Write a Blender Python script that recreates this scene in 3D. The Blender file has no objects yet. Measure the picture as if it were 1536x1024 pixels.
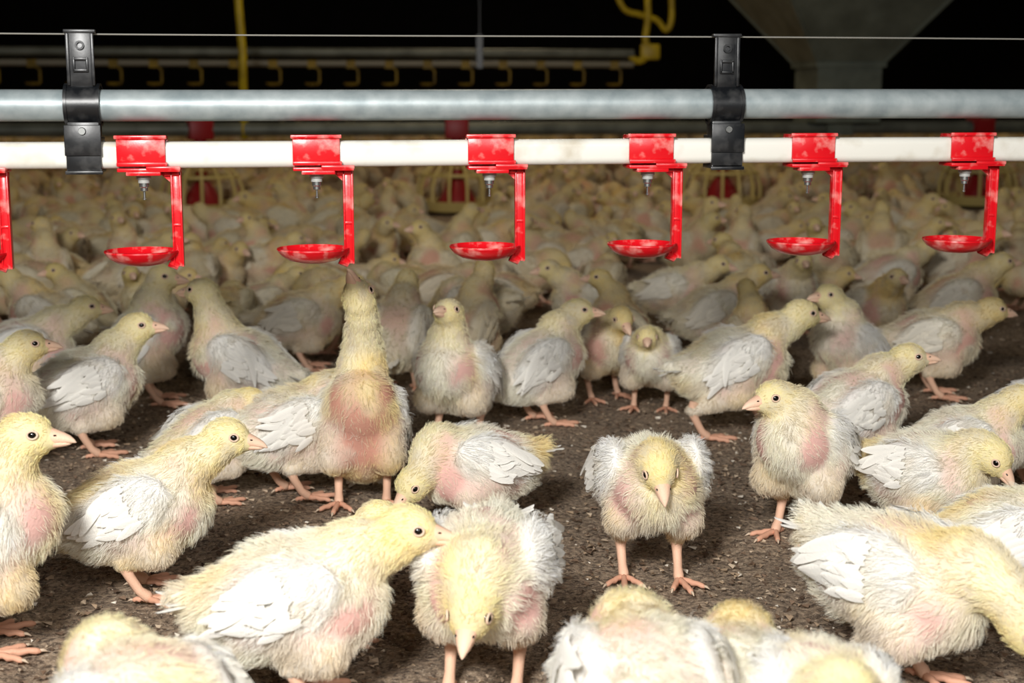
import bpy, math, random
import numpy as np
from mathutils import kdtree, Matrix, Vector
rng=np.random.default_rng(7); random.seed(7)
scene=bpy.context.scene
# ------------------------------------------------------------------ camera model
CAM_H=0.5; F=50/36*1536; PITCH=math.atan(362/F)
def ray(px,py):
    cx=(px-768)/F; cy=(512-py)/F
    c,s=math.cos(PITCH),math.sin(PITCH)
    return np.array([cx, c+cy*s, -s+cy*c])
def G(px,py):
    d=ray(px,py); t=CAM_H/-d[2]; return d[0]*t,d[1]*t
def lin(c):
    c=np.asarray(c,float)/255.0
    return np.where(c<=0.04045,c/12.92,((c+0.055)/1.055)**2.4)
# ------------------------------------------------------------------ noise
TBL=np.random.default_rng(3).random((32,32,32))
def vnoise(P):
    P=np.asarray(P,float); i=np.floor(P).astype(int); f=P-i; f=f*f*(3-2*f)
    r=0
    for dx in (0,1):
        for dy in (0,1):
            for dz in (0,1):
                w=(f[:,0] if dx else 1-f[:,0])*(f[:,1] if dy else 1-f[:,1])*(f[:,2] if dz else 1-f[:,2])
                r=r+w*TBL[(i[:,0]+dx)%32,(i[:,1]+dy)%32,(i[:,2]+dz)%32]
    return r
def nrm(v): return v/(np.linalg.norm(v,axis=-1,keepdims=True)+1e-12)
# ------------------------------------------------------------------ materials
def mat(name):
    m=bpy.data.materials.new(name); m.use_nodes=True
    nt=m.node_tree; b=nt.nodes['Principled BSDF']; return m,nt,b
def simple(name,col,rough=0.5,metal=0.0,noise=None,scale=60,bump=0.0,amt=(0.35,0.7)):
    m,nt,b=mat(name)
    b.inputs['Roughness'].default_value=rough; b.inputs['Metallic'].default_value=metal
    c=lin(col)
    b.inputs['Base Color'].default_value=(*c,1)
    tc=nt.nodes.new('ShaderNodeTexCoord')
    if noise is not None:
        n=nt.nodes.new('ShaderNodeTexNoise'); n.inputs['Scale'].default_value=scale; n.inputs['Detail'].default_value=6
        nt.links.new(tc.outputs['Object'],n.inputs['Vector'])
        r=nt.nodes.new('ShaderNodeValToRGB'); r.color_ramp.elements[0].position=amt[0]; r.color_ramp.elements[1].position=amt[1]
        r.color_ramp.elements[0].color=(*c,1); r.color_ramp.elements[1].color=(*lin(noise),1)
        nt.links.new(n.outputs['Fac'],r.inputs['Fac']); nt.links.new(r.outputs['Color'],b.inputs['Base Color'])
        if bump:
            bp=nt.nodes.new('ShaderNodeBump'); bp.inputs['Strength'].default_value=bump; bp.inputs['Distance'].default_value=0.001
            nt.links.new(n.outputs['Fac'],bp.inputs['Height']); nt.links.new(bp.outputs['Normal'],b.inputs['Normal'])
    return m
def attrmat(name,rough,transl=0.0,bumpscale=0,bump=0.3,diffuse=False):
    m,nt,b=mat(name); b.inputs['Roughness'].default_value=rough
    a=nt.nodes.new('ShaderNodeAttribute'); a.attribute_name='Col'
    nt.links.new(a.outputs['Color'],b.inputs['Base Color'])
    b.inputs['Specular IOR Level'].default_value=0.25
    if bumpscale:
        tc=nt.nodes.new('ShaderNodeTexCoord')
        n=nt.nodes.new('ShaderNodeTexNoise'); n.inputs['Scale'].default_value=bumpscale; n.inputs['Detail'].default_value=3
        nt.links.new(tc.outputs['Object'],n.inputs['Vector'])
        bp=nt.nodes.new('ShaderNodeBump'); bp.inputs['Strength'].default_value=bump; bp.inputs['Distance'].default_value=0.001
        nt.links.new(n.outputs['Fac'],bp.inputs['Height']); nt.links.new(bp.outputs['Normal'],b.inputs['Normal'])
    src=b
    if diffuse:
        src=nt.nodes.new('ShaderNodeBsdfDiffuse'); nt.links.new(a.outputs['Color'],src.inputs['Color'])
        nt.links.new(src.outputs[0],nt.nodes['Material Output'].inputs['Surface'])
    if transl:
        t=nt.nodes.new('ShaderNodeBsdfTranslucent'); nt.links.new(a.outputs['Color'],t.inputs['Color'])
        mx=nt.nodes.new('ShaderNodeMixShader'); mx.inputs[0].default_value=transl
        nt.links.new(src.outputs[0],mx.inputs[1]); nt.links.new(t.outputs[0],mx.inputs[2])
        nt.links.new(mx.outputs[0],nt.nodes['Material Output'].inputs['Surface'])
    return m
M_SKIN=attrmat('chick_down_skin',0.9,0,400,0.6)
M_HORN=attrmat('chick_leg_beak',0.5,0,700,0.5)
M_EYE=simple('chick_eye',(14,10,9),0.08)
M_FEATH=attrmat('chick_feather',0.75,0.12,600,0.5)
M_HAIR=attrmat('chick_down_hair',0.7,0.3,diffuse=True)
CHMATS=[M_SKIN,M_HORN,M_EYE,M_FEATH]
# ------------------------------------------------------------------ mesh helper
class MB:
    def __init__(s): s.v=[];s.f=[];s.m=[];s.c=[];s.n=0
    def add(s,V,Fc,m=0,col=(1,1,1)):
        V=np.asarray(V,float); s.v.append(V); 
        col=np.asarray(col,float)
        s.c.append(np.tile(col,(len(V),1)) if col.ndim==1 else col)
        for f in Fc: s.f.append(tuple(int(i)+s.n for i in f)); s.m.append(m)
        s.n+=len(V)
    def tube(s,pts,rad,seg=8,m=0,col=(1,1,1),sq=1.0,close=False):
        pts=np.asarray(pts,float); n=len(pts); rad=np.broadcast_to(np.asarray(rad,float),(n,))
        T=np.gradient(pts,axis=0) if n>2 else np.tile(pts[-1]-pts[0],(n,1)).astype(float)
        if close: T=np.roll(pts,-1,0)-np.roll(pts,1,0)
        T=nrm(T); up=np.array([0,0,1.0]); 
        if abs(T[0]@up)>0.9: up=np.array([0,1.0,0])
        V=[];U=up
        for i in range(n):
            a=nrm(U-(U@T[i])*T[i]); b=np.cross(T[i],a); U=a
            for k in range(seg):
                th=2*math.pi*k/seg
                V.append(pts[i]+rad[i]*(math.cos(th)*a*sq+math.sin(th)*b))
        Fc=[]
        R=n if close else n-1
        for i in range(R):
            j=(i+1)%n
            for k in range(seg):
                k2=(k+1)%seg
                Fc.append((i*seg+k,i*seg+k2,j*seg+k2,j*seg+k))
        if not close:
            Fc.append(tuple(range(seg-1,-1,-1))); Fc.append(tuple((n-1)*seg+k for k in range(seg)))
        s.add(V,Fc,m,col)
    def box(s,lo,hi,m=0,col=(1,1,1),ch=0.0):
        x0,y0,z0=lo;x1,y1,z1=hi
        if ch<=0:
            V=[(x,y,z) for x in(x0,x1) for y in(y0,y1) for z in(z0,z1)]
            s.add(V,[(0,1,3,2),(4,6,7,5),(0,4,5,1),(2,3,7,6),(0,2,6,4),(1,5,7,3)],m,col)
        else:
            import bmesh
            bm=bmesh.new(); bmesh.ops.create_cube(bm,size=1)
            for v in bm.verts:
                v.co.x=(x0+x1)/2+v.co.x*(x1-x0); v.co.y=(y0+y1)/2+v.co.y*(y1-y0); v.co.z=(z0+z1)/2+v.co.z*(z1-z0)
            bmesh.ops.bevel(bm,geom=bm.edges[:],offset=ch,segments=2,affect='EDGES',profile=0.5)
            bm.verts.index_update()
            s.add([tuple(v.co) for v in bm.verts],[[v.index for v in f.verts] for f in bm.faces],m,col); bm.free()
    def lathe(s,prof,seg=32,m=0,col=(1,1,1),o=(0,0,0),axis='z',sx=1,closed=False):
        V=[];n=len(prof)
        for r,z in prof:
            for k in range(seg):
                th=2*math.pi*k/seg
                if axis=='z': V.append((o[0]+r*math.cos(th)*sx,o[1]+r*math.sin(th),o[2]+z))
                else: V.append((o[0]+z,o[1]+r*math.cos(th),o[2]+r*math.sin(th)))
        Fc=[]
        for i in range(n if closed else n-1):
            j=(i+1)%n
            for k in range(seg):
                k2=(k+1)%seg; Fc.append((i*seg+k,i*seg+k2,j*seg+k2,j*seg+k))
        s.add(V,Fc,m,col)
    def ball(s,c,r,m=0,col=(1,1,1),seg=14,R=None):
        V=[];n=8
        r=np.broadcast_to(np.asarray(r,float),(3,))
        for i in range(n+1):
            ph=math.pi*i/n
            for k in range(seg):
                th=2*math.pi*k/seg
                p=np.array([math.sin(ph)*math.cos(th)*r[0],math.sin(ph)*math.sin(th)*r[1],math.cos(ph)*r[2]])
                if R is not None: p=R@p
                V.append(np.asarray(c)+p)
        Fc=[(i*seg+k,(i+1)*seg+k,(i+1)*seg+(k+1)%seg,i*seg+(k+1)%seg) for i in range(n) for k in range(seg)]
        s.add(V,Fc,m,col)
    def mesh(s,name,mats,smooth=True,fixn=False,angle=None):
        V=np.concatenate(s.v); me=bpy.data.meshes.new(name)
        me.from_pydata(V.tolist(),[],s.f)
        me.polygons.foreach_set('material_index',s.m)
        me.polygons.foreach_set('use_smooth',[smooth]*len(s.f))
        C=np.concatenate(s.c); a=me.attributes.new('Col','FLOAT_COLOR','POINT')
        a.data.foreach_set('color',np.c_[C,np.ones(len(C))].astype(np.float32).ravel())
        for m in mats: me.materials.append(m)
        if fixn:
            import bmesh
            bm=bmesh.new(); bm.from_mesh(me); bmesh.ops.recalc_face_normals(bm,faces=bm.faces[:]); bm.to_mesh(me); bm.free()
        if angle is not None:
            try: me.set_sharp_from_angle(angle=math.radians(angle))
            except Exception: pass
        me.update(); return me
def obj(name,data,loc=(0,0,0),rot=(0,0,0),sc=1,parent=None,coll=None):
    o=bpy.data.objects.new(name,data); (coll or scene.collection).objects.link(o)
    o.location=loc; o.rotation_euler=rot; o.scale=(sc,sc,sc) if np.isscalar(sc) else sc
    if parent: o.parent=parent
    return o
# ------------------------------------------------------------------ chick
def frame(yaw,pitch):
    y,p=math.radians(yaw),math.radians(pitch)
    f=np.array([math.cos(y)*math.cos(p),math.sin(y)*math.cos(p),math.sin(p)])
    s=np.array([-math.sin(y),math.cos(y),0.0]); t=np.cross(f,s)
    return np.stack([f,s,t])   # rows
POSES=dict(
 stand=dict(pitch=12,C=(0,0,.096),H=(.096,0,.154),hp=-5),
 look=dict(pitch=20,C=(0,0,.098),H=(.084,0,.164),hp=0),
 alert=dict(pitch=36,C=(0,0,.102),H=(.060,0,.176),hp=-2),
 stretch=dict(pitch=70,C=(-.01,0,.101),H=(.022,0,.258),hp=66),
 tall=dict(pitch=48,C=(-.005,0,.102),H=(.044,0,.195),hp=3),
 down=dict(pitch=6,C=(0,0,.096),H=(.096,0,.108),hp=-52),
 low=dict(pitch=-4,C=(-.005,0,.096),H=(.104,0,.072),hp=-50),
 preen=dict(pitch=6,C=(0,0,.088),H=(.080,.03,.082),hp=-45),
 walk=dict(pitch=14,C=(0,0,.102),H=(.098,0,.164),hp=-4,st=(.045,-.045)),
 rest=dict(pitch=8,C=(0,0,.074),H=(.085,0,.132),hp=-8),
)
def make_chick(name,pose,hairN=9000,vox=.0036,hrad=.00016,seed=0,warm_tint=(1,1,1),**kw):  # tint paints the warm house light into the colours, deeper for farther birds
    r=np.random.default_rng(seed+11); warm_tint=np.array(warm_tint)
    P=dict(POSES[pose]); P.update(kw)
    C=np.array(P['C'],float); H=np.array(P['H'],float)
    wo=P.get('wo',0.0); st=P.get('st',(r.uniform(-.012,.016),r.uniform(-.012,.016)))
    B=frame(0,P['pitch']+r.uniform(-2,2)); HR=frame(P.get('hy',0)+r.uniform(-9,9),P['hp']+r.uniform(-4,4))
    W=lambda u,v,w:C+u*B[0]+v*B[1]+w*B[2]
    prims=[]
    def ell(c,semi,R=B,k=.016,g='body'): prims.append(('e',np.asarray(c,float),R,np.asarray(semi,float),k,g))
    def cone(a,b,ra,rb,k=.012,g='body'): prims.append(('c',np.asarray(a,float),np.asarray(b,float),(ra,rb),k,g))
    fat=P.get('fat',1.0)*r.uniform(.95,1.05)
    ell(W(-.002,0,0),(.069,.046*fat,.044*fat))
    ell(W(.030,0,-.010),(.041,.041*fat,.039))
    ell(W(-.032,0,-.014),(.042,.039*fat,.034))
    ell(W(-.058,0,.002),(.032,.030,.026))
    cone(W(-.066,0,.006),W(-.094,0,.020),.017,.007)
    feet=[]
    for sd,s_ in ((1,st[0]),(-1,st[1])):
        hip=W(-.006,sd*.027,-.012)
        foot=np.array([s_+.006,sd*.029,0.0]); hock=np.array([s_-.016,sd*.030,.044])
        kn=np.array([.018+.4*s_,sd*.032,max(.058,C[2]-.038)])
        cone(hip,kn,.025,.018,g='leg',k=.016); cone(kn,hock,.017,.0078,g='leg',k=.012)
        feet.append((foot,hock,sd))
    wings=[]
    for sd in (1,-1):
        droop=math.radians(6+P.get('wd',0)+r.uniform(-5,5)); yaw=math.radians(-4+wo*900)
        e1=-B[0]*math.cos(droop)-B[2]*math.sin(droop)
        e3=nrm(B[1]*sd+0.16*B[2])
        e1=nrm(e1*math.cos(yaw)+e3*math.sin(yaw)); e2=nrm(np.cross(e1,e3)); e3=nrm(np.cross(e2,e1))
        if e2@B[2]>0: e2=-e2
        if e3@(B[1]*sd)<0: e3=-e3
        wc=W(-.008+r.uniform(-.003,.003),sd*(.0380*fat+wo*.9),.010)
        ell(wc,(.047,.029,.0135),R=np.stack([e1,e2,e3]),k=.009,g='wing')
        wings.append((wc,e1,e2,e3,sd))
    N0=W(.040,0,.012)
    d0=B[0]*.6+B[2]*.8
    L=np.linalg.norm(H-N0)
    Nc1=N0+nrm(d0)*L*.45; Nc2=H-HR[0]*L*.10-np.array([.0,0,L*.33]) if P['hp']<40 else H-HR[0]*L*.3
    if P['hp']<-30: Nc2=H-HR[0]*L*.40
    ts=np.linspace(0,1,6)[:,None]
    cur=(1-ts)**3*N0+3*(1-ts)**2*ts*Nc1+3*(1-ts)*ts**2*Nc2+ts**3*(H-HR[0]*.007-HR[2]*.002)
    rr=np.array([.033,.0275,.0222,.0185,.0165,.0160])
    for i in range(5): cone(cur[i],cur[i+1],rr[i],rr[i+1],k=.009,g='neck')
    ell(H,(.0235,.0190,.0200),R=HR,k=.005,g='head')
    cone(H+HR[0]*.012-HR[2]*.002,H+HR[0]*.022-HR[2]*.003,.0125,.0080,k=.006,g='head')
    def dist(pr,p):
        if pr[0]=='e':
            q=(p-pr[1])@pr[2].T; k0=np.linalg.norm(q/pr[3],axis=1); k1=np.linalg.norm(q/(pr[3]**2),axis=1)+1e-9
            return k0*(k0-1)/k1
        a,b=pr[1],pr[2]; ab=b-a; t=np.clip((p-a)@ab/(ab@ab),0,1)
        return np.linalg.norm(p-a-t[:,None]*ab,axis=1)-(pr[3][0]+t*(pr[3][1]-pr[3][0]))
    def sdf(p):
        d=None
        for pr in prims:
            x=dist(pr,p)
            if d is None: d=x
            else:
                k=pr[4]; h=np.maximum(k-np.abs(d-x),0)/k; d=np.minimum(d,x)-h*h*k*.25
        return d
    def grad(p,e=.0006):
        g=np.stack([sdf(p+np.array(v)*e)-sdf(p-np.array(v)*e) for v in ((1,0,0),(0,1,0),(0,0,1))],1)
        return nrm(g)
    ends=np.array([x for pr in prims for x in ((pr[1],) if pr[0]=='e' else (pr[1],pr[2]))])
    lo=ends.min(0)-.05; hi=ends.max(0)+.05
    be=np.abs(B[0])*.07+.01
    lo=np.minimum(lo,C-be-.02); hi=np.maximum(hi,C+be+.02); lo[2]=max(lo[2],.02)
    n=np.ceil((hi-lo)/vox).astype(int)+1
    ax=[lo[i]+np.arange(n[i])*vox for i in range(3)]
    X,Y,Z=np.meshgrid(*ax,indexing='ij'); S=sdf(np.stack([X.ravel(),Y.ravel(),Z.ravel()],1)).reshape(n)
    I=S<0
    acc=sum(I[a:n[0]-1+a,b:n[1]-1+b,c:n[2]-1+c].astype(int) for a in(0,1) for b in(0,1) for c in(0,1))
    act=(acc>0)&(acc<8); idx=-np.ones(act.shape,int); cells=np.argwhere(act); idx[act]=np.arange(len(cells))
    V=lo+(cells+.5)*vox
    for _ in range(4): V=V-sdf(V)[:,None]*grad(V)
    Q=[]
    for axn in range(3):
        sl0=[slice(None)]*3; sl1=[slice(None)]*3; sl0[axn]=slice(0,-1); sl1[axn]=slice(1,None)
        A=I[tuple(sl0)];Bb=I[tuple(sl1)]
        e=np.argwhere(A!=Bb); u=(axn+1)%3; w=(axn+2)%3
        ok=(e[:,u]>0)&(e[:,w]>0)&(e[:,u]<n[u]-1)&(e[:,w]<n[w]-1); e=e[ok]
        du=np.zeros(3,int);du[u]=1;dw=np.zeros(3,int);dw[w]=1
        g=lambda q:idx[q[:,0],q[:,1],q[:,2]]
        q=np.stack([g(e-du-dw),g(e-dw),g(e),g(e-du)],1)
        flip=~A[e[:,0],e[:,1],e[:,2]]
        q[flip]=q[flip][:,::-1]; Q.append(q)
    Q=np.concatenate(Q); Q=Q[(Q>=0).all(1)]
    tone=r.uniform(-1,1); off=r.uniform(0,30,3); pk=r.uniform(.6,1.15); yl=r.uniform(.25,.75)
    groups=['head','neck','body','wing','leg']
    def regions(p):
        D=np.stack([np.min([dist(pr,p) for pr in prims if pr[5]==g],axis=0) for g in groups],1)
        w=np.exp(-(D-D.min(1,keepdims=True))/.004); return w/w.sum(1,keepdims=True)
    def pinkmask(p,w):
        q=(p-C)@B.T
        n1=vnoise(p*38+off)
        fl=np.exp(-((q[:,2]+.018)/.017)**2)*np.clip((np.abs(q[:,1])-.020)/.012,0,1)*np.clip((.064-np.abs(q[:,0]-.005))/.02,0,1)
        sh=np.exp(-((q[:,0]-.048)/.020)**2)*np.clip((np.abs(q[:,1])-.014)/.010,0,1)
        bk=np.exp(-((q[:,0]+.02)/.045)**2)*(q[:,2]>.010)*np.clip((vnoise(p*26+off+13)-.42)*4,0,1)*.8
        m=(fl+.8*sh)*np.clip((n1-.20)*3.0,0,1)*(w[:,2]+w[:,1]*.8+w[:,4]*.5)+bk*w[:,2]
        m*=pk
        if pose in('stretch','tall'):
            m=m+np.exp(-((q[:,0]-.01)/.055)**2-((q[:,1])/.028)**2)*(q[:,2]<0)*np.clip((n1-.1)*3,0,1)*(1.5 if pose=='stretch' else .8)
        return np.clip(m,0,1)
    CH=np.stack([lin(c) for c in ((252,236,180),(250,239,204),(251,245,228),(255,253,247),(242,230,210))])*warm_tint
    PINK=(lin((200,140,122)) if pose=='stretch' else lin((228,178,168)))*warm_tint; YEL=lin((248,222,150))*warm_tint; GREY=lin((222,213,197))*warm_tint
    def colour(p):
        w=regions(p); c=w@CH
        y=np.clip((vnoise(p*22+off+7)-.5)*3.0+.15*tone,0,1)*(1-w[:,3])*yl
        c=c*(1-y[:,None])+YEL*y[:,None]
        g=np.clip((vnoise(p*60+off+3)-.5)*3,0,1)*.45; c=c*(1-g[:,None])+GREY*g[:,None]
        return c,w
    c,w=colour(V); pm=pinkmask(V,w)
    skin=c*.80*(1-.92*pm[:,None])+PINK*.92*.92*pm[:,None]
    ed=[H+HR[0]*.010+HR[1]*s_*.0150+HR[2]*.0046 for s_ in(1,-1)]
    mb=MB(); mb.add(V,Q,0,skin)
    bc=lin((230,182,152)); bt=lin((242,210,184))
    def beak(xs,hw,hh,cz,seg=12):
        VV=[];cc=[]
        for x,a,b,z in zip(xs,hw,hh,cz):
            x=.012+(x-.012)*1.04
            for k in range(seg):
                th=2*math.pi*k/seg; VV.append(H+HR[0]*x+HR[1]*a*1.08*math.cos(th)+HR[2]*(z+b*1.08*math.sin(th)))
                t=(x-.014)/.032; cc.append(bc*(1-t)+bt*t)
        Fc=[(i*seg+k,i*seg+(k+1)%seg,(i+1)*seg+(k+1)%seg,(i+1)*seg+k) for i in range(len(xs)-1) for k in range(seg)]
        Fc.append(tuple((len(xs)-1)*seg+k for k in range(seg)))
        mb.add(VV,Fc,1,np.array(cc))
    beak([.012,.020,.026,.032,.037,.0405,.042],[.0100,.0088,.0074,.0056,.0036,.0016,.0004],[.0092,.0078,.0062,.0046,.0032,.0016,.0004],[.0005,0,-.0006,-.0014,-.0026,-.0042,-.0052])
    beak([.012,.020,.027,.033,.0365,.038],[.0088,.0076,.0062,.0044,.0022,.0005],[.0060,.0050,.0038,.0026,.0014,.0004],[-.0052,-.0054,-.0056,-.0058,-.0060,-.0060])
    for s_ in(1,-1):
        mb.ball(H+HR[0]*.0265+HR[1]*s_*.0068+HR[2]*.0024,(.0017,.0011,.0008),2,(0,0,0),seg=8,R=HR.T)
        ec=H+HR[0]*.0095+HR[1]*s_*.0142+HR[2]*.0046
        mb.ball(ec,.0047,2,(0,0,0),seg=14)
        en=nrm(HR[1]*s_+HR[0]*.22+HR[2]*.15); ea=nrm(HR[0]-(HR[0]@en)*en); eb=np.cross(en,ea)
        ring=[ec+en*.0031+(math.cos(t)*ea*.0044+math.sin(t)*eb*.0036) for t in np.linspace(0,2*math.pi,13)[:-1]]
        mb.tube(ring,.0011,6,1,lin((222,192,168)),close=True)
    lc=lin((230,186,158)); lt=lin((220,166,138)); claw=lin((206,184,160))
    for foot,hock,sd in feet:
        pts=[hock+np.array([.003,0,.012]),hock,hock*.7+foot*.3+np.array([-.001,0,0]),hock*.35+foot*.65,foot+np.array([0,0,.009]),foot+np.array([.003,0,.005])]
        mb.tube(pts,[.0065,.0072,.0053,.0049,.0058,.0052],10,1,lc)
        base=foot+np.array([.001,0,.0058])
        for ang,ln,rad in ((3,.041,.0037),(36,.033,.0035),(-36,.032,.0035),(178,.016,.0031)):
            a=math.radians(ang*1.0+sd*9+r.uniform(-5,5)); d=np.array([math.cos(a),math.sin(a),0])
            ts=[0,.22,.42,.55,.75,.9,1.0]
            zz=[0,-.0002,.0006,-.0010,-.0002,-.0014,-.0020]
            pp=[base+d*ln*t+np.array([0,0,z_]) for t,z_ in zip(ts,zz)]
            mb.tube(pp,[rad*1.15,rad,rad*.85,rad*1.0,rad*.78,rad*.84,rad*.5],8,1,lt)
            mb.tube([pp[-2]+d*.001,pp[-1]+d*.002+np.array([0,0,.0008]),pp[-1]+d*.006+np.array([0,0,-.0012])],[rad*.5,rad*.42,.0003],6,1,claw)
    # feathers
    fv=[];fo=[];ff=[];fcol=[]
    def feather(base,d,side,nn,ln,wd,off_,curl=0,lift=0,cl=1.0):
        NS=8; b0=len(fv)
        for i in range(NS):
            t=i/(NS-1); wv=wd*(math.sin(math.pi*min(1,(t*.80+.16)))**.55 if t<.999 else .30)
            ctr=base+d*ln*t+side*curl*t*t
            for j in(-1,0,1):
                fv.append(ctr+side*wv*j+nn*(0.001 if j==0 else 0)-d*(abs(j)*wd*.35)); fo.append(off_+(.0012 if j==0 else (-.0005 if j<0 else .0005))+lift*t*t)
                fcol.append(cl*(.88 if j==0 else (1.0 if j>0 else .95)))
        for i in range(NS-1):
            for j in range(2):
                q=b0+i*3+j; ff.append((q,q+1,q+4,q+3))
    for wc,e1,e2,e3,sd in wings:
        nf=8
        for i in range(nf):
            t=i/(nf-1); e2p=-.020+t*.036
            base=wc+e1*(.002+.010*math.sin(t*3.1))+e2*e2p+e3*.013
            d=nrm(e1+e2*(.34-.56*t)+r.normal(0,.08,3)); ln=(.047+.009*math.sin(t*2.6))*r.uniform(.70,1.18)
            feather(base,d,nrm(np.cross(d,e3)),e3,ln,.0056,.0012+.0013*(nf-i)*.6,r.normal(0,.006),.0055+wo*.05,r.uniform(.90,1))
        for row in range(2):
            nr=7
            for i in range(nr):
                t=i/(nr-1); e2p=(-.021+t*.040)*(.80+.2*math.sin(1.2+row*.6))
                base=wc+e1*(-.010+row*.014+r.uniform(-.004,.004))+e2*(e2p+r.uniform(-.0015,.0015))+e3*.013
                d=nrm(e1+e2*(.22-.3*t)+r.normal(0,.14,3))
                feather(base,d,nrm(np.cross(d,e3)),e3,r.uniform(.016,.028),.0044,.0048-row*.0006,r.normal(0,.003),.0040,r.uniform(.90,1))
    FV=np.array(fv);FO=np.array(fo)
    for _ in range(5):
        s_=np.clip(sdf(FV)-FO,-.02,.0035); FV=FV-s_[:,None]*grad(FV)
    fv=list(FV)
    for i in range(9):
        a=math.radians((i-4)*10); base=W(-.076,0,.012)+B[1]*(i-4)*.0022
        d=nrm(-B[0]*math.cos(a)+B[1]*math.sin(a)+B[2]*(.16+r.uniform(-.16,.12)))
        feather(base,d,nrm(np.cross(d,B[2])),B[2],.036*r.uniform(.7,1.15),.0050,0,r.normal(0,.006),0,.97)
    FC=lin((254,251,243))[None,:]*warm_tint*np.array(fcol)[:,None]
    mb.add(np.array(fv),ff,3,FC)
    me=mb.mesh(name+'_mesh',CHMATS)
    if hairN<=0: return me,None
    A=V[Q]; ar=np.linalg.norm(np.cross(A[:,2]-A[:,0],A[:,3]-A[:,1]),axis=1)
    pick=r.choice(len(Q),hairN,p=ar/ar.sum()); uu=r.random((hairN,1));vv=r.random((hairN,1)); A=A[pick]
    p=(A[:,0]*(1-uu)+A[:,1]*uu)*(1-vv)+(A[:,3]*(1-uu)+A[:,2]*uu)*vv
    nn=grad(p); c,w=colour(p); pm=pinkmask(p,w)
    q1=np.where(((p-C)@B[1])>0,(p-wings[0][0])@wings[0][1],(p-wings[1][0])@wings[1][1])
    front=w[:,3]*np.clip((.004-q1)/.016,0,1); back=w[:,3]-front
    keep=(r.random(hairN)>pm*.86)
    keep&=(r.random(hairN)>back*.80)
    db=np.min([np.linalg.norm(p-e,axis=1) for e in ed],axis=0); keep&=db>.0056
    fb=(p-H)@HR[0]; keep&=~((fb>.021)&(w[:,0]>.3))
    p,nn,c,w,pm,front,back=p[keep],nn[keep],c[keep],w[keep],pm[keep],front[keep],back[keep]; N=len(p)
    p=p+nn*(front[:,None]*.0010+back[:,None]*.0042)
    nflow=nrm(N0-H)
    flow=w[:,0:1]*(-HR[0])+w[:,1:2]*nflow+w[:,2:3]*(-B[0]-.25*B[2])+w[:,3:4]*(-B[0]-.15*B[2])+w[:,4:5]*(-B[2]*.8-.6*B[0])
    flow=flow+np.array([0,0,-.25]); flow=nrm(flow-(flow*nn).sum(1,keepdims=True)*nn)
    tilt=np.array([.35,.42,.62,.30,.5]); nw=(w@tilt)[:,None]
    jit=np.stack([vnoise(p*130+o_) for o_ in(0,9,17)],1)-.5
    amp=(w@np.array([.6,.9,1.35,1.0,1.0]))[:,None]
    d=nrm(flow*.8+nn*nw+jit*amp+r.normal(0,.18,(N,3)))
    ln=((w@np.array([.0034,.0055,.0094,.0,.0062]))+front*.0095+back*.0060)*r.uniform(.55,1.35,N)*(1-.3*pm)
    ln*=.8+.45*vnoise(p*70+5)
    ln*=np.clip((p[:,2]-.026)/.03,.25,1)
    ln[np.min([np.linalg.norm(p-e,axis=1) for e in ed],axis=0)<.010]*=.5
    ln=ln[:,None]
    tip=p+d*ln+flow*ln*.25
    K=max(20,N//12); ci=r.choice(N,K,replace=False); kd=kdtree.KDTree(K)
    for i,q in enumerate(ci): kd.insert(p[q],i)
    kd.balance(); near=np.array([kd.find(q)[1] for q in p])
    ctip=tip[ci][near]; cl=r.uniform(.2,.7,(N,1)); tip2=tip*(1-cl)+ctip*cl
    mid1=p+(d*ln*.36); mid2=(p+d*ln*.72)*.6+(p*.3+tip2*.7)*.4
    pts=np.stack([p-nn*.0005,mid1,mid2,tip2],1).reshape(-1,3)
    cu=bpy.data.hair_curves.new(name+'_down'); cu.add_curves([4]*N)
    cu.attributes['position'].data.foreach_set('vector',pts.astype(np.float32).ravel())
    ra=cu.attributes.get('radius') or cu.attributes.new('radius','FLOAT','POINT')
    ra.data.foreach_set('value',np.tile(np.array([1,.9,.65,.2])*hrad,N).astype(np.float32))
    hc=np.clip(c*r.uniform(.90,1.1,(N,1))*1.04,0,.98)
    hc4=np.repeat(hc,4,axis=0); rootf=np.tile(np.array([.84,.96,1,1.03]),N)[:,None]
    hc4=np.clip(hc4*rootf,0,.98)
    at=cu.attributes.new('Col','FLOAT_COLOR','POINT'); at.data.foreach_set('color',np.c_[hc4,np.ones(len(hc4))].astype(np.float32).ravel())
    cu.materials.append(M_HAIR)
    return me,cu
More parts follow.
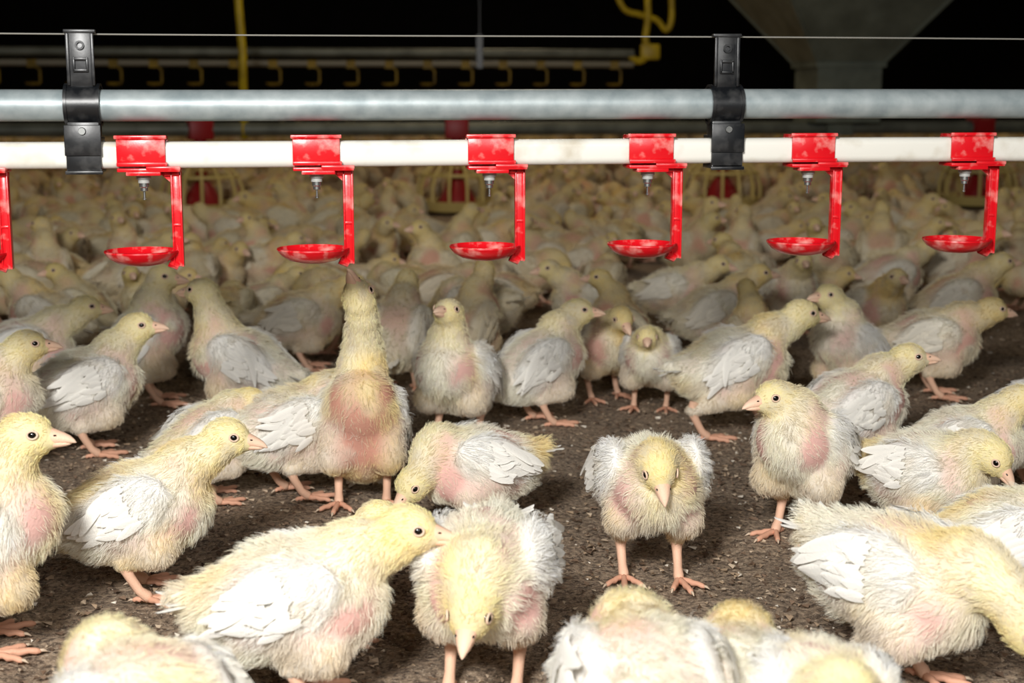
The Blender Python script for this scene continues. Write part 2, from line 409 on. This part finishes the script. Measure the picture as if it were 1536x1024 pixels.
# ------------------------------------------------------------------ hand-placed chicks (ground px, ground py, yaw, pose, scale, extras)
L=[
 (214,892,8,'stand',.98,dict(H=(.092,0,.166),pitch=16)),
 (446,1058,4,'stand',1.02,dict(fat=1.08,H=(.092,0,.148))),
 (728,1030,-97,'low',1.0,dict(H=(.078,0,.098),C=(0,0,.110),hp=-30,wo=.004)),
 (974,868,-86,'down',.97,dict(H=(.066,-.004,.142),C=(0,0,.114),wo=.009,wd=22,hp=-46)),
 (545,754,-86,'stretch',1.02,dict(hy=-25,fat=1.02)),
 (714,797,203,'preen',.96,dict(H=(.086,.020,.076),hy=20,hp=-40)),
 (1200,808,-122,'alert',1.0,dict(H=(.046,-.018,.172),hy=-32,C=(0,0,.112),st=(.008,-.004))),
 (1275,719,28,'look',1.02,dict(H=(.080,-.012,.156),hy=-25)),
 (1098,652,14,'walk',1.10,dict(wd=14,st=(.055,-.055))),
 (1350,1034,-48,'low',1.08,dict(H=(.104,0,.084))),
 (1505,948,-6,'stand',.97,{}),
 (1385,820,-45,'down',.94,dict(H=(.082,0,.128),hp=-46)),
 (1440,770,-15,'look',.92,dict(H=(.066,0,.158),hy=8)),
 (1560,744,10,'stand',1.05,{}),
 (-8,972,25,'tall',1.04,dict(H=(.036,-.01,.192),hy=-20)),
 (-24,730,15,'alert',1.05,{}),
 (132,682,35,'look',1.06,dict(H=(.074,-.006,.168),hy=-30)),
 (222,606,15,'tall',1.08,dict(H=(.030,0,.195),hy=-15)),
 (360,640,168,'tall',1.06,dict(pitch=24,H=(.052,0,.198))),
 (440,745,32,'stand',1.0,{}),
 (318,752,40,'look',.88,dict(H=(.060,-.01,.140),hy=-30)),
 (684,662,-112,'alert',1.04,dict(H=(.044,.01,.192),hp=14)),
 (808,636,28,'look',1.02,dict(pitch=30,H=(.068,0,.170),hy=-25)),
 (905,598,-72,'look',.98,dict(H=(.076,0,.152),hp=-25)),
 (975,614,-102,'look',.90,dict(H=(.066,0,.142))),
 (1268,615,-152,'tall',1.0,dict(H=(.044,0,.19))),
 (1392,595,-2,'stand',1.06,dict(H=(.094,0,.142))),
 (1430,521,2,'look',1.06,{}),
 (1070,540,6,'look',1.02,{}),
 (1182,500,-82,'look',1.0,{}),
 (1312,533,-80,'look',1.0,{}),
 (716,536,140,'low',1.08,{}),
 (600,585,80,'alert',1.05,{}),
 (222,1278,128,'low',1.04,{}),
 (958,1225,94,'low',1.05,dict(H=(.088,0,.056))),
 (1090,1190,74,'low',.92,dict(H=(.088,0,.056))),
 (1225,1250,-90,'down',.96,dict(H=(.076,0,.130),hp=-45)),
 (484,962,30,'rest',.84,dict(H=(.066,-.012,.136),hp=-5,hy=-30,C=(0,0,.078))),
 (78,556,160,'look',1.05,{}),
 (450,556,10,'stand',1.05,{}),
 (40,612,20,'stand',1.05,{}),
 (1330,478,20,'stand',1.05,{}),
 (1010,500,-20,'stand',1.0,{}),
 (880,520,200,'look',1.0,{}),
]
placed=[]
for i,(gx,gy,yaw,pose,sc,kw) in enumerate(L):
    x,y=G(gx,gy); placed.append((x,y))
    near=gy>600
    me,cu=make_chick('chick',pose,hairN=(17000 if gy>850 else 14000) if near else 7000,vox=.0034 if near else .0042,hrad=.00018 if near else .00026,seed=i,warm_tint=(1,1,1) if near else (.97,.93,.85),**kw)
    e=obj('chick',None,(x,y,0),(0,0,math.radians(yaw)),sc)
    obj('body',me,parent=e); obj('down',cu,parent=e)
# ------------------------------------------------------------------ flock
def variants(tag,hairN,vox,hrad,warm_tint):
    root=bpy.data.collections.new(tag)
    ps=['stand','look','alert','walk','down','rest','tall','stand','low','look','preen','rest','down','tall']
    for i,pz in enumerate(ps):
        k=rng.uniform(.82,1.0); tn=(warm_tint[0]*k,warm_tint[1]*k*rng.uniform(.96,1),warm_tint[2]*k*rng.uniform(.86,1))
        me,cu=make_chick(tag,pz,hairN=hairN,vox=vox,hrad=hrad,seed=100+i,hy=float(rng.uniform(-55,55)),warm_tint=tn)
        sub=bpy.data.collections.new(f'{tag}_{i:02d}'); root.children.link(sub)
        o=bpy.data.objects.new(f'{tag}_body_{i}',me); sub.objects.link(o)
        if cu:
            h=bpy.data.objects.new(f'{tag}_down_{i}',cu); sub.objects.link(h)
    return root,len(ps)
def flock(name,pts,coll,nv):
    me=bpy.data.meshes.new(name); me.from_pydata([(a[0],a[1],0) for a in pts],[],[])
    n=len(pts)
    me.attributes.new('rot','FLOAT_VECTOR','POINT').data.foreach_set('vector',np.array([(0,0,a[2]) for a in pts],np.float32).ravel())
    me.attributes.new('siz','FLOAT','POINT').data.foreach_set('value',np.array([a[3] for a in pts],np.float32))
    me.attributes.new('idx','INT','POINT').data.foreach_set('value',rng.integers(0,nv,n).astype(np.int32))
    o=obj(name,me)
    ng=bpy.data.node_groups.new(name+'_scatter','GeometryNodeTree')
    ng.interface.new_socket('Geometry',in_out='INPUT',socket_type='NodeSocketGeometry')
    ng.interface.new_socket('Geometry',in_out='OUTPUT',socket_type='NodeSocketGeometry')
    N=ng.nodes; gi=N.new('NodeGroupInput'); go=N.new('NodeGroupOutput')
    ci=N.new('GeometryNodeCollectionInfo'); ci.inputs['Collection'].default_value=coll
    ci.inputs['Separate Children'].default_value=True; ci.inputs['Reset Children'].default_value=True
    ip=N.new('GeometryNodeInstanceOnPoints'); ip.inputs['Pick Instance'].default_value=True
    def na(nm,t):
        a=N.new('GeometryNodeInputNamedAttribute'); a.data_type=t; a.inputs['Name'].default_value=nm
        return [s for s in a.outputs if s.enabled and s.name=='Attribute'][0]
    ng.links.new(gi.outputs[0],ip.inputs['Points']); ng.links.new(ci.outputs[0],ip.inputs['Instance'])
    ng.links.new(na('idx','INT'),ip.inputs['Instance Index']); ng.links.new(na('rot','FLOAT_VECTOR'),ip.inputs['Rotation'])
    ng.links.new(na('siz','FLOAT'),ip.inputs['Scale']); ng.links.new(ip.outputs[0],go.inputs[0])
    md=o.modifiers.new('scatter','NODES'); md.node_group=ng
    return o
FEED_Y=6.4; SL=.147
feedpx=[-95,300,685,1085,1470]
feedpos=[]
for px in feedpx:
    d=ray(px,200); t=FEED_Y/(d[1]-SL*d[0]); feedpos.append((d[0]*t,d[1]*t))
mid=[];far=[]
def gen(y0,y1,sp):
    out=[]; y=y0
    while y<y1:
        hw=y*.40+.35; x=-hw
        while x<hw:
            out.append((x+rng.uniform(-.5,.5)*sp,y+rng.uniform(-.5,.5)*sp)); x+=sp
        y+=sp
    return out
def nearfeed(x,y):
    for a,b in feedpos:
        if (x-a)**2+(y-b)**2<.24**2: return True
        if abs(x/y-a/b)<.032 and b-1.35<y<b: return True
    return False
def clump(x,y): return vnoise(np.array([[x*1.6+3,y*1.1+1,4.5]]))[0]
for x,y in gen(2.55,5.6,.185):
    if min((x-a)**2+(y-b)**2 for a,b in placed)<.15**2: continue
    px=768+F*x/y
    if px>1380 and y<3.3: continue
    if rng.random()<(.12 if clump(x,y)>.45 else .5): continue
    if nearfeed(x,y): continue
    mid.append((x,y,rng.uniform(0,6.283),rng.uniform(.85,1.16)))
for x,y in gen(5.7,19.3,.22):
    if nearfeed(x,y): continue
    if rng.random()<(.08 if clump(x,y)>.42 else .42)+.02*(y-6): continue
    far.append((x,y,rng.uniform(0,6.283),rng.uniform(.85,1.16)))
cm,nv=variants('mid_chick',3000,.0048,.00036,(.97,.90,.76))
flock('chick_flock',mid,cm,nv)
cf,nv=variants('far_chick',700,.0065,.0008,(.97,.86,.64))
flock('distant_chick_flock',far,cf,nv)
# ------------------------------------------------------------------ floor
m,nt,b=mat('litter'); b.inputs['Roughness'].default_value=.95
tc=nt.nodes.new('ShaderNodeTexCoord')
def N_(t,**k):
    n=nt.nodes.new(t)
    for a,v in k.items(): n.inputs[a].default_value=v
    return n
n1=N_('ShaderNodeTexNoise',Scale=9.0,Detail=8.0,Roughness=.65); n2=N_('ShaderNodeTexNoise',Scale=160.0,Detail=6.0,Roughness=.7); vo=N_('ShaderNodeTexVoronoi',Scale=95.0)
n3=N_('ShaderNodeTexNoise',Scale=420.0,Detail=3.0)
for n in(n1,n2,vo,n3): nt.links.new(tc.outputs['Object'],n.inputs['Vector'])
r1=nt.nodes.new('ShaderNodeValToRGB'); cr=r1.color_ramp; cr.elements[0].position=.38; cr.elements[0].color=(*lin((88,72,60)),1); cr.elements[1].position=.62; cr.elements[1].color=(*lin((204,180,154)),1)
nt.links.new(n2.outputs['Fac'],r1.inputs['Fac'])
r2=nt.nodes.new('ShaderNodeValToRGB'); cr=r2.color_ramp; cr.elements[0].position=.3; cr.elements[0].color=(.66,.64,.62,1); cr.elements[1].position=.7; cr.elements[1].color=(1.0,.99,.97,1)
nt.links.new(n1.outputs['Fac'],r2.inputs['Fac'])
mx=nt.nodes.new('ShaderNodeMix'); mx.data_type='RGBA'; mx.blend_type='MULTIPLY'; mx.inputs[0].default_value=1
nt.links.new(r1.outputs[0],mx.inputs[6]); nt.links.new(r2.outputs[0],mx.inputs[7])
r3=nt.nodes.new('ShaderNodeValToRGB'); cr=r3.color_ramp; cr.elements[0].position=.60; cr.elements[0].color=(0,0,0,1); cr.elements[1].position=.67; cr.elements[1].color=(.8,.8,.8,1)
nt.links.new(n3.outputs['Fac'],r3.inputs['Fac'])
mx2=nt.nodes.new('ShaderNodeMix'); mx2.data_type='RGBA'; mx2.inputs[7].default_value=(*lin((222,204,180)),1)
nt.links.new(r3.outputs[0],mx2.inputs[0]); nt.links.new(mx.outputs[2],mx2.inputs[6]); nt.links.new(mx2.outputs[2],b.inputs['Base Color'])
ad=nt.nodes.new('ShaderNodeMath'); ad.operation='MULTIPLY_ADD'; ad.inputs[1].default_value=.7
nt.links.new(vo.outputs['Distance'],ad.inputs[0]); nt.links.new(n2.outputs['Fac'],ad.inputs[2])
bp=N_('ShaderNodeBump',Strength=1.0,Distance=.005); nt.links.new(ad.outputs[0],bp.inputs['Height']); nt.links.new(bp.outputs['Normal'],b.inputs['Normal'])
M_LIT=m
def warp(n,a,lo,hi):
    t=np.linspace(-1,1,n); s=np.sinh(t*a)/math.sinh(a); return np.where(s<0,-s*lo,s*hi)
gx=warp(361,3.4,-9,9); gy=warp(361,3.4,-6-1.6,20-1.6)+1.6
X,Y=np.meshgrid(gx,gy,indexing='ij'); P2=np.stack([X.ravel(),Y.ravel(),np.zeros(X.size)],1)
h=(vnoise(P2*45)-.5)*.006+(vnoise(P2*12+5)-.5)*.006+(vnoise(P2*110+9)-.5)*.003-.002
fade=np.clip((5-np.abs(P2[:,1]-1.6))/2,0,1); P2[:,2]=np.minimum(h*fade,.003)
nx,ny=len(gx),len(gy); ii=np.arange(nx*ny).reshape(nx,ny)
fc=np.stack([ii[:-1,:-1],ii[1:,:-1],ii[1:,1:],ii[:-1,1:]],-1).reshape(-1,4)
me=bpy.data.meshes.new('floor'); me.from_pydata(P2.tolist(),[],fc.tolist()); me.polygons.foreach_set('use_smooth',[True]*len(fc)); me.materials.append(M_LIT)
obj('floor',me)
mb=MB(); n=15000
cy=rng.uniform(.85,3.3,n); cx=(rng.uniform(-1,1,n))*(cy*.40+.05)
tet=np.array([(1,1,1),(-1,-1,1),(-1,1,-1),(1,-1,-1),(0.2,.1,1.3)])
pal=[lin(c) for c in((92,74,60),(124,102,84),(156,134,110),(190,170,146),(230,220,204),(106,84,66))]
pw=[.24,.27,.22,.16,.06,.05]
for i in range(n):
    s=rng.uniform(.0008,.0024)*np.array([rng.uniform(.7,2.4),rng.uniform(.5,1.1),rng.uniform(.4,.8)])
    a=rng.uniform(0,6.28); ca,sa=math.cos(a),math.sin(a)
    v=(tet+rng.uniform(-.35,.35,tet.shape))*s; v=np.stack([v[:,0]*ca-v[:,1]*sa,v[:,0]*sa+v[:,1]*ca,v[:,2]],1)+np.array([cx[i],cy[i],.0008])
    mb.add(v,[(0,1,4),(0,4,3),(1,3,4),(0,2,1),(0,3,2),(1,2,3)],0,pal[rng.choice(6,p=pw)])
obj('litter_crumbs',mb.mesh('litter_crumbs',[attrmat('litter_crumb',.95)],smooth=False,fixn=True))
# ------------------------------------------------------------------ shell
M_WALL=simple('dark_wall',(26,22,20),.9,0,(14,12,11),3)
M_CEIL=simple('dark_ceiling',(24,22,22),.95,0,(12,12,12),3)
def slab(name,lo,hi,m):
    q=MB(); q.box(lo,hi); obj(name,q.mesh(name,[m],smooth=False))
slab('wall_back',(-9.2,20,-.1),(9.2,20.2,3),M_WALL); slab('wall_front',(-9.2,-6.2,-.1),(9.2,-6,3),M_WALL)
slab('wall_left',(-9.2,-6,-.1),(-9,20,3),M_WALL); slab('wall_right',(9,-6,-.1),(9.2,20,3),M_WALL)
slab('ceiling',(-9.2,-6.2,3),(9.2,20.2,3.15),M_CEIL)
# ------------------------------------------------------------------ drinker line
LY=1.605; ANG=math.atan(SL)
def lp(px,py=227):
    d=ray(px,py); t=LY/(d[1]-SL*d[0]); return d[0]*t,d[1]*t
ZG=.4950; ZW=.4425; ZR=.5695
M_GALV=simple('galvanised_steel',(138,150,153),.45,.25,(178,187,188),45,.25,(.3,.75))
M_WHITE=simple('white_pvc',(228,226,217),.4,0,(184,172,148),22,.1,(.54,.84))
M_BLK=simple('black_plastic',(20,22,25),.35,0,(66,66,66),70,.2,(.45,.80))
M_RED=simple('red_plastic',(216,18,30),.28,0,(238,158,150),60,.3,(.52,.76))
M_STEEL=simple('stainless_steel',(190,192,190),.25,.9)
M_NIP=simple('grey_plastic',(170,172,168),.4)
M_WIRE=simple('steel_wire',(170,168,160),.4,.5)
def linepipe(name,prof,z,m,x0=-2.6,x1=3.2):
    q=MB(); ns=60; V=[];xs=np.linspace(x0,x1,ns)
    for x in xs:
        for a,b_ in prof: V.append((x,a,b_+.0008*math.sin(x*4.1)))
    k=len(prof); Fc=[(i*k+j,i*k+(j+1)%k,(i+1)*k+(j+1)%k,(i+1)*k+j) for i in range(ns-1) for j in range(k)]
    Fc+= [tuple(range(k)),tuple((ns-1)*k+j for j in range(k))[::-1]]
    q.add(V,Fc); return obj(name,q.mesh(name,[m],fixn=True,angle=50),(0,LY,z),(0,0,ANG))
circ=lambda r,n=28:[(r*math.cos(2*math.pi*i/n),r*math.sin(2*math.pi*i/n)) for i in range(n)]
def rsq(h,rc,n=6):
    o=[]
    for qx,qy,a0 in((1,1,0),(-1,1,90),(-1,-1,180),(1,-1,270)):
        for i in range(n+1):
            a=math.radians(a0+90*i/n); o.append((qx*(h-rc)+rc*math.cos(a),qy*(h-rc)+rc*math.sin(a)))
    return o
linepipe('galvanised_pipe',circ(.0168),ZG,M_GALV)
linepipe('water_pipe',rsq(.0142,.008),ZW,M_WHITE)
linepipe('suspension_wire',circ(.0009,6),ZR,M_WIRE)
q=MB()
q.box((-.0255,-.0172,-.0095),(.0255,-.0142,.0175),0,ch=.0008)
q.box((-.0255,-.0178,.0150),(.0255,.0165,.0190),0,ch=.001)
q.box((-.0255,.0142,-.0180),(.0255,.0168,.0175),0,ch=.0008)
q.box((-.0275,-.0200,.0165),(.0275,-.0160,.0205),0,ch=.001)
q.box((-.0255,-.0205,-.0125),(.0275,-.0165,-.0080),0,ch=.001)
q.box((-.0255,-.0190,-.0185),(.0405,.0150,-.0145),0,ch=.001)
q.box((.0050,-.0200,-.0165),(.0410,-.0170,-.0125),0,ch=.0008)
q.box((-.0165,-.0185,-.0225),(.0200,.006,-.0180),0,ch=.001)
q.box((.022,-.006,-.0235),(.0400,.006,-.0180),0,ch=.001)
q.box((.0300,-.0042,-.1220),(.0385,.0042,-.0180),0,ch=.0012)
q.box((.0285,-.0060,-.1200),(.0305,.0045,-.0180),0,ch=.0006)
q.box((.0375,-.0060,-.1220),(.0398,.0045,-.0180),0,ch=.0006)
q.box((.0290,-.0055,-.0780),(.0395,.0040,-.0750),0,ch=.0005)
q.add([(.028,-.002,-.018),(.028,-.002,-.030),(.014,-.002,-.018),(.028,.002,-.018),(.028,.002,-.030),(.014,.002,-.018)],[(0,1,2),(5,4,3),(0,2,5,3),(1,0,3,4),(2,1,4,5)])
cupc=(-.0055,0,-.1205)
q.lathe([(.0002,0),(.014,.0003),(.026,.0030),(.0345,.0080),(.0385,.0125),(.0400,.0150),(.0398,.0166),(.0382,.0168),(.0368,.0140),(.0330,.0098),(.0250,.0055),(.0130,.0032),(.0002,.0030)],40,0,o=cupc)
q.tube([(cupc[0]+.030,0,cupc[2]+.004),(.034,0,-.1215)],[.0065,.0055],10,0)
q.lathe([(.0001,-.0215),(.0078,-.0215),(.0078,-.0265),(.0062,-.0275),(.0062,-.0310),(.0001,-.0310)],20,2)
q.lathe([(.0052,-.0305),(.0052,-.0350),(.0040,-.0362),(.0040,-.0395),(.0001,-.0395)],16,1)
q.lathe([(.0012,-.0390),(.0012,-.0470),(.0018,-.0475),(.0018,-.0490),(.0001,-.0492)],10,1)
drk=q.mesh('nipple_drinker',[M_RED,M_STEEL,M_NIP],fixn=True,angle=35)
for px in(-48,214,474,734,972,1213,1449,1689):
    x,y=lp(px); obj('nipple_drinker',drk,(x,y,ZW),(0,0,ANG+random.uniform(-.02,.02)))
q=MB(); dz=ZW-ZG
q.box((-.0140,-.0080,.0150),(.0140,-.0040,.0775),0,ch=.001)
q.box((-.0165,-.0095,.0745),(.0165,.0000,.0785),0,ch=.001)
q.box((-.0145,-.0105,.0200),(-.0110,-.0075,.0745),0,ch=.0008); q.box((.0110,-.0105,.0200),(.0145,-.0075,.0745),0,ch=.0008)
q.box((-.0080,-.0105,.0460),(.0080,-.0075,.0495),0,ch=.0008); q.box((-.0080,-.0105,.0340),(.0080,-.0075,.0375),0,ch=.0008)
q.box((-.0080,-.0105,.0340),(-.0055,-.0075,.0495),0,ch=.0006); q.box((.0055,-.0105,.0340),(.0080,-.0075,.0495),0,ch=.0006)
q.lathe([(.0048,0),(.0048,.003),(.0028,.003),(.0028,0)],16,0,o=(0,0,0))
q.v[-1]=np.stack([q.v[-1][:,0],-.0078-q.v[-1][:,2],.0620+q.v[-1][:,1]],1)
q.lathe([(.0168,-.0170),(.0212,-.0170),(.0212,.0170),(.0168,.0170)],32,0,axis='x',closed=True)
q.lathe([(.0200,-.0185),(.0226,-.0185),(.0226,-.0150),(.0200,-.0150)],32,0,axis='x',closed=True)
q.lathe([(.0200,.0150),(.0226,.0150),(.0226,.0185),(.0200,.0185)],32,0,axis='x',closed=True)
q.box((-.0165,-.0130,dz+.0120),(.0165,.0110,-.0180),0,ch=.001)
q.box((-.0190,-.0210,dz-.0010),(.0190,-.0165,-.0210),0,ch=.001)
q.lathe([(.0001,.0025),(.0036,.0025),(.0042,0)],12,1); q.v[-1]=np.stack([q.v[-1][:,0],-.0212-q.v[-1][:,2],-.0275+q.v[-1][:,1]],1)
q.box((-.0180,-.0190,dz-.0180),(.0180,-.0145,dz+.0150),0,ch=.0012); q.box((-.0180,.0145,dz-.0180),(.0180,.0185,dz+.0150),0,ch=.001)
q.box((-.0180,-.0190,dz-.0190),(.0180,.0185,dz-.0145),0,ch=.001); q.box((-.0180,-.0190,dz+.0145),(.0180,.0185,dz+.0185),0,ch=.001)
q.box((-.0195,-.0215,dz-.0205),(.0195,-.0185,dz-.0165),0,ch=.001)
clm=q.mesh('pipe_clamp',[M_BLK,M_STEEL],fixn=True,angle=35)
for px in(129,1084):
    x,y=lp(px); obj('pipe_clamp',clm,(x,y,ZG),(0,0,ANG))
# ------------------------------------------------------------------ feed line with pans
M_DGALV=simple('weathered_galvanised',(118,122,112),.5,.3,(84,88,80),9,.2)
M_HOP=simple('hopper_galvanised',(122,130,118),.5,.2,(92,98,88),7,.2)
M_DRED=simple('feeder_red_plastic',(150,16,24),.45)
M_CREAM=simple('feeder_plastic',(216,194,120),.5); M_YEL=simple('yellow_plastic',(206,180,20),.45,0,(160,136,14),14)
q=MB(); q.tube([(-6,0,0),(6,0,0)],[.030,.030],16,0); obj('feed_pipe',q.mesh('feed_pipe',[M_DGALV],fixn=True,angle=40),(0,FEED_Y,.375),(0,0,ANG))
q=MB()
q.lathe([(.001,.012),(.10,.010),(.150,.022),(.172,.060),(.176,.062),(.158,.018),(.10,.004),(.001,.004)],36,1)
q.lathe([(.001,.15),(.035,.15),(.055,.12),(.085,.06),(.088,.035),(.078,.035),(.045,.12),(.001,.13)],28,0)
q.lathe([(.026,.14),(.026,.385),(.022,.385),(.022,.14)],18,0)
q.box((-.052,-.045,.33),(.052,.045,.42),0,ch=.008)
for k in range(14):
    a=2*math.pi*k/14; c_,s_=math.cos(a),math.sin(a)
    pr=[(.045,.205),(.075,.222),(.115,.218),(.155,.180),(.176,.120),(.176,.060)]
    q.tube([(r_*c_,r_*s_,z_) for r_,z_ in pr],.0075,6,1)
for r_,z_ in((.045,.205),(.158,.174)):
    q.tube([(r_*math.cos(t),r_*math.sin(t),z_) for t in np.linspace(0,2*math.pi,33)[:-1]],.0075,6,1,close=True)
fm=q.mesh('pan_feeder',[M_DRED,M_CREAM],fixn=True,angle=40)
for x,y in feedpos: obj('pan_feeder',fm,(x,y,0),(0,0,random.random()))
d=ray(1257,100); t=FEED_Y/(d[1]-SL*d[0]); hx,hy=d[0]*t,d[1]*t
q=MB()
def ringsq(hw,z): return [(-hw,-hw,z),(hw,-hw,z),(hw,hw,z),(-hw,hw,z)]
lv=[(.150,.40),(.150,.660),(.156,.662),(.60,1.24),(.60,1.75),(.592,1.75),(.592,1.245),(.142,.66)]
V=[];Fc=[]
for hw,z in lv: V+=ringsq(hw,z)
for i in range(len(lv)-1):
    for k in range(4): Fc.append((i*4+k,i*4+(k+1)%4,(i+1)*4+(k+1)%4,(i+1)*4+k))
Fc.append((3,2,1,0)); q.add(V,Fc)
for sx in(-1,1):
    for sy in(-1,1): q.tube([(sx*.150,sy*.150,.66),(sx*.60,sy*.60,1.24)],.010,6,0)
q.box((-.165,-.165,.645),(.165,.165,.668),0); q.box((-.61,-.61,1.72),(.61,-.595,1.76),0); q.box((-.06,-.06,.34),(.06,.06,.41),0)
for sx in(-1,1):
    for sy in(-1,1): q.tube([(sx*.55,sy*.55,1.7),(sx*.55,sy*.55,2.99)],.012,6,0)
obj('feed_hopper',q.mesh('feed_hopper',[M_HOP],smooth=False,fixn=True),(hx,hy,0),(0,0,ANG))
d=ray(366,190); t=FEED_Y/(d[1]-SL*d[0]); sx_,sy_=d[0]*t,d[1]*t
q=MB(); q.tube([(sx_,sy_,.335),(sx_+.004,sy_,.7),(sx_-.012,sy_,1.0),(sx_-.004,sy_,1.6),(sx_,sy_,2.99)],.018,8); q.tube([(sx_,sy_-.034,.375),(sx_,sy_,.335),(sx_,sy_+.034,.375),(sx_,sy_,.42),(sx_,sy_-.034,.375)],.006,6)
obj('yellow_hanging_cord',q.mesh('yellow_hanging_cord',[M_YEL],fixn=True))
FY=7.4
def fp(px,py):
    d=ray(px,py); t=FY/(d[1]-SL*d[0]); return np.array([d[0]*t,d[1]*t,CAM_H+d[2]*t])
xe=fp(950,90); q=MB(); L_=6.2
zt=.735; dirv=np.array([math.cos(ANG),math.sin(ANG),0])
M_DYEL=simple('dim_yellow_plastic',(150,124,26),.6,0,(100,82,20),14)  # yellow plastic with the dimness of the far line put into its colour
A0=np.array([xe[0],xe[1],zt]); A1=A0-dirv*L_
q.tube([A0,A1],[.022,.022],14,0); q.tube([A0+[0,0,-.055],A1+[0,0,-.055]],[.016,.016],12,1)
s=.10
while s<L_:
    c0=A0-dirv*s+np.array([0,0,-.06])
    q.box(c0-[.022,.02,.018],c0+[.022,.02,.02],2)
    q.tube([c0+[.02,0,-.015],c0+[.034,0,-.03],c0+[.034,0,-.085],c0+[.024,0,-.1]],.006,6,2)
    q.lathe([(.001,0),(.030,.004),(.038,.016),(.034,.016),(.001,.006)],16,2,o=tuple(c0+[-.004,0,-.105]))
    s+=.193
for s in(.8,3.2,5.6):
    c0=A0-dirv*s; q.box(c0-[.015,.026,.075],c0+[.015,.026,.09],3); q.tube([c0+[0,0,.08],(c0[0],c0[1],2.99)],.002,5,3)
obj('far_drinker_line',q.mesh('far_drinker_line',[M_DGALV,simple('dull_pvc',(130,126,112),.5),M_DYEL,M_BLK],fixn=True,angle=40))
pts=[fp(1003,-60),fp(1008,20),fp(1000,45),fp(985,30),fp(960,22),fp(935,12),fp(920,-30),fp(915,-80)]
pts2=[fp(968,-80),fp(972,20),fp(968,60),fp(975,78),fp(958,92),A0-dirv*.03]
def cr_(P,n=6):
    P=np.array(P); P=np.vstack([2*P[0]-P[1],P,2*P[-1]-P[-2]]); o=[]
    for i in range(1,len(P)-2):
        for t in np.linspace(0,1,n,endpoint=False):
            o.append(.5*((2*P[i])+(-P[i-1]+P[i+1])*t+(2*P[i-1]-5*P[i]+4*P[i+1]-P[i+2])*t*t+(-P[i-1]+3*P[i]-3*P[i+1]+P[i+2])*t**3))
    o.append(P[-2]); return o
q=MB(); q.tube(cr_(pts),.016,8); q.tube(cr_(pts2),.018,8); e_=fp(975,78); q.box(e_-[.05,.03,.04],e_+[.05,.03,.04],0,ch=.01)
obj('yellow_hose',q.mesh('yellow_hose',[M_YEL],fixn=True))
# ------------------------------------------------------------------ lights
def area(name,loc,target,size,power,col=(1,1,1)):
    l=bpy.data.lights.new(name,'AREA'); l.energy=power; l.size=size; l.color=col
    o=obj(name,l,loc); o.rotation_euler=(Vector(target)-Vector(loc)).to_track_quat('-Z','Y').to_euler(); return o
area('added_fill_light',(-.40,-.35,1.12),(0,2.5,.1),.32,54,(1,.985,.955))
area('added_fill_light',(.60,-.45,1.0),(0,2.5,.1),.6,13,(1,.985,.955))  # added second light from the right, softens the shadows of the flash
for x in(-5,0,5):
    for y in(5.6,9,13): area('house_lamp',(x,y,2.6),(x,y,0),.6,13,(1,.80,.54))
w=bpy.data.worlds.new('World'); scene.world=w; w.use_nodes=True
w.node_tree.nodes['Background'].inputs[0].default_value=(.5,.5,.55,1); w.node_tree.nodes['Background'].inputs[1].default_value=.02
# ------------------------------------------------------------------ camera
cd=bpy.data.cameras.new('camera'); cd.lens=50; cd.sensor_width=36; cd.clip_end=100; cd.clip_start=.02
cd.dof.use_dof=True; cd.dof.focus_distance=1.50; cd.dof.aperture_fstop=7.5
co=obj('camera',cd,(0,0,CAM_H),(math.pi/2-PITCH,0,0)); scene.camera=co
scene.view_settings.view_transform='Standard'; scene.view_settings.look='None'
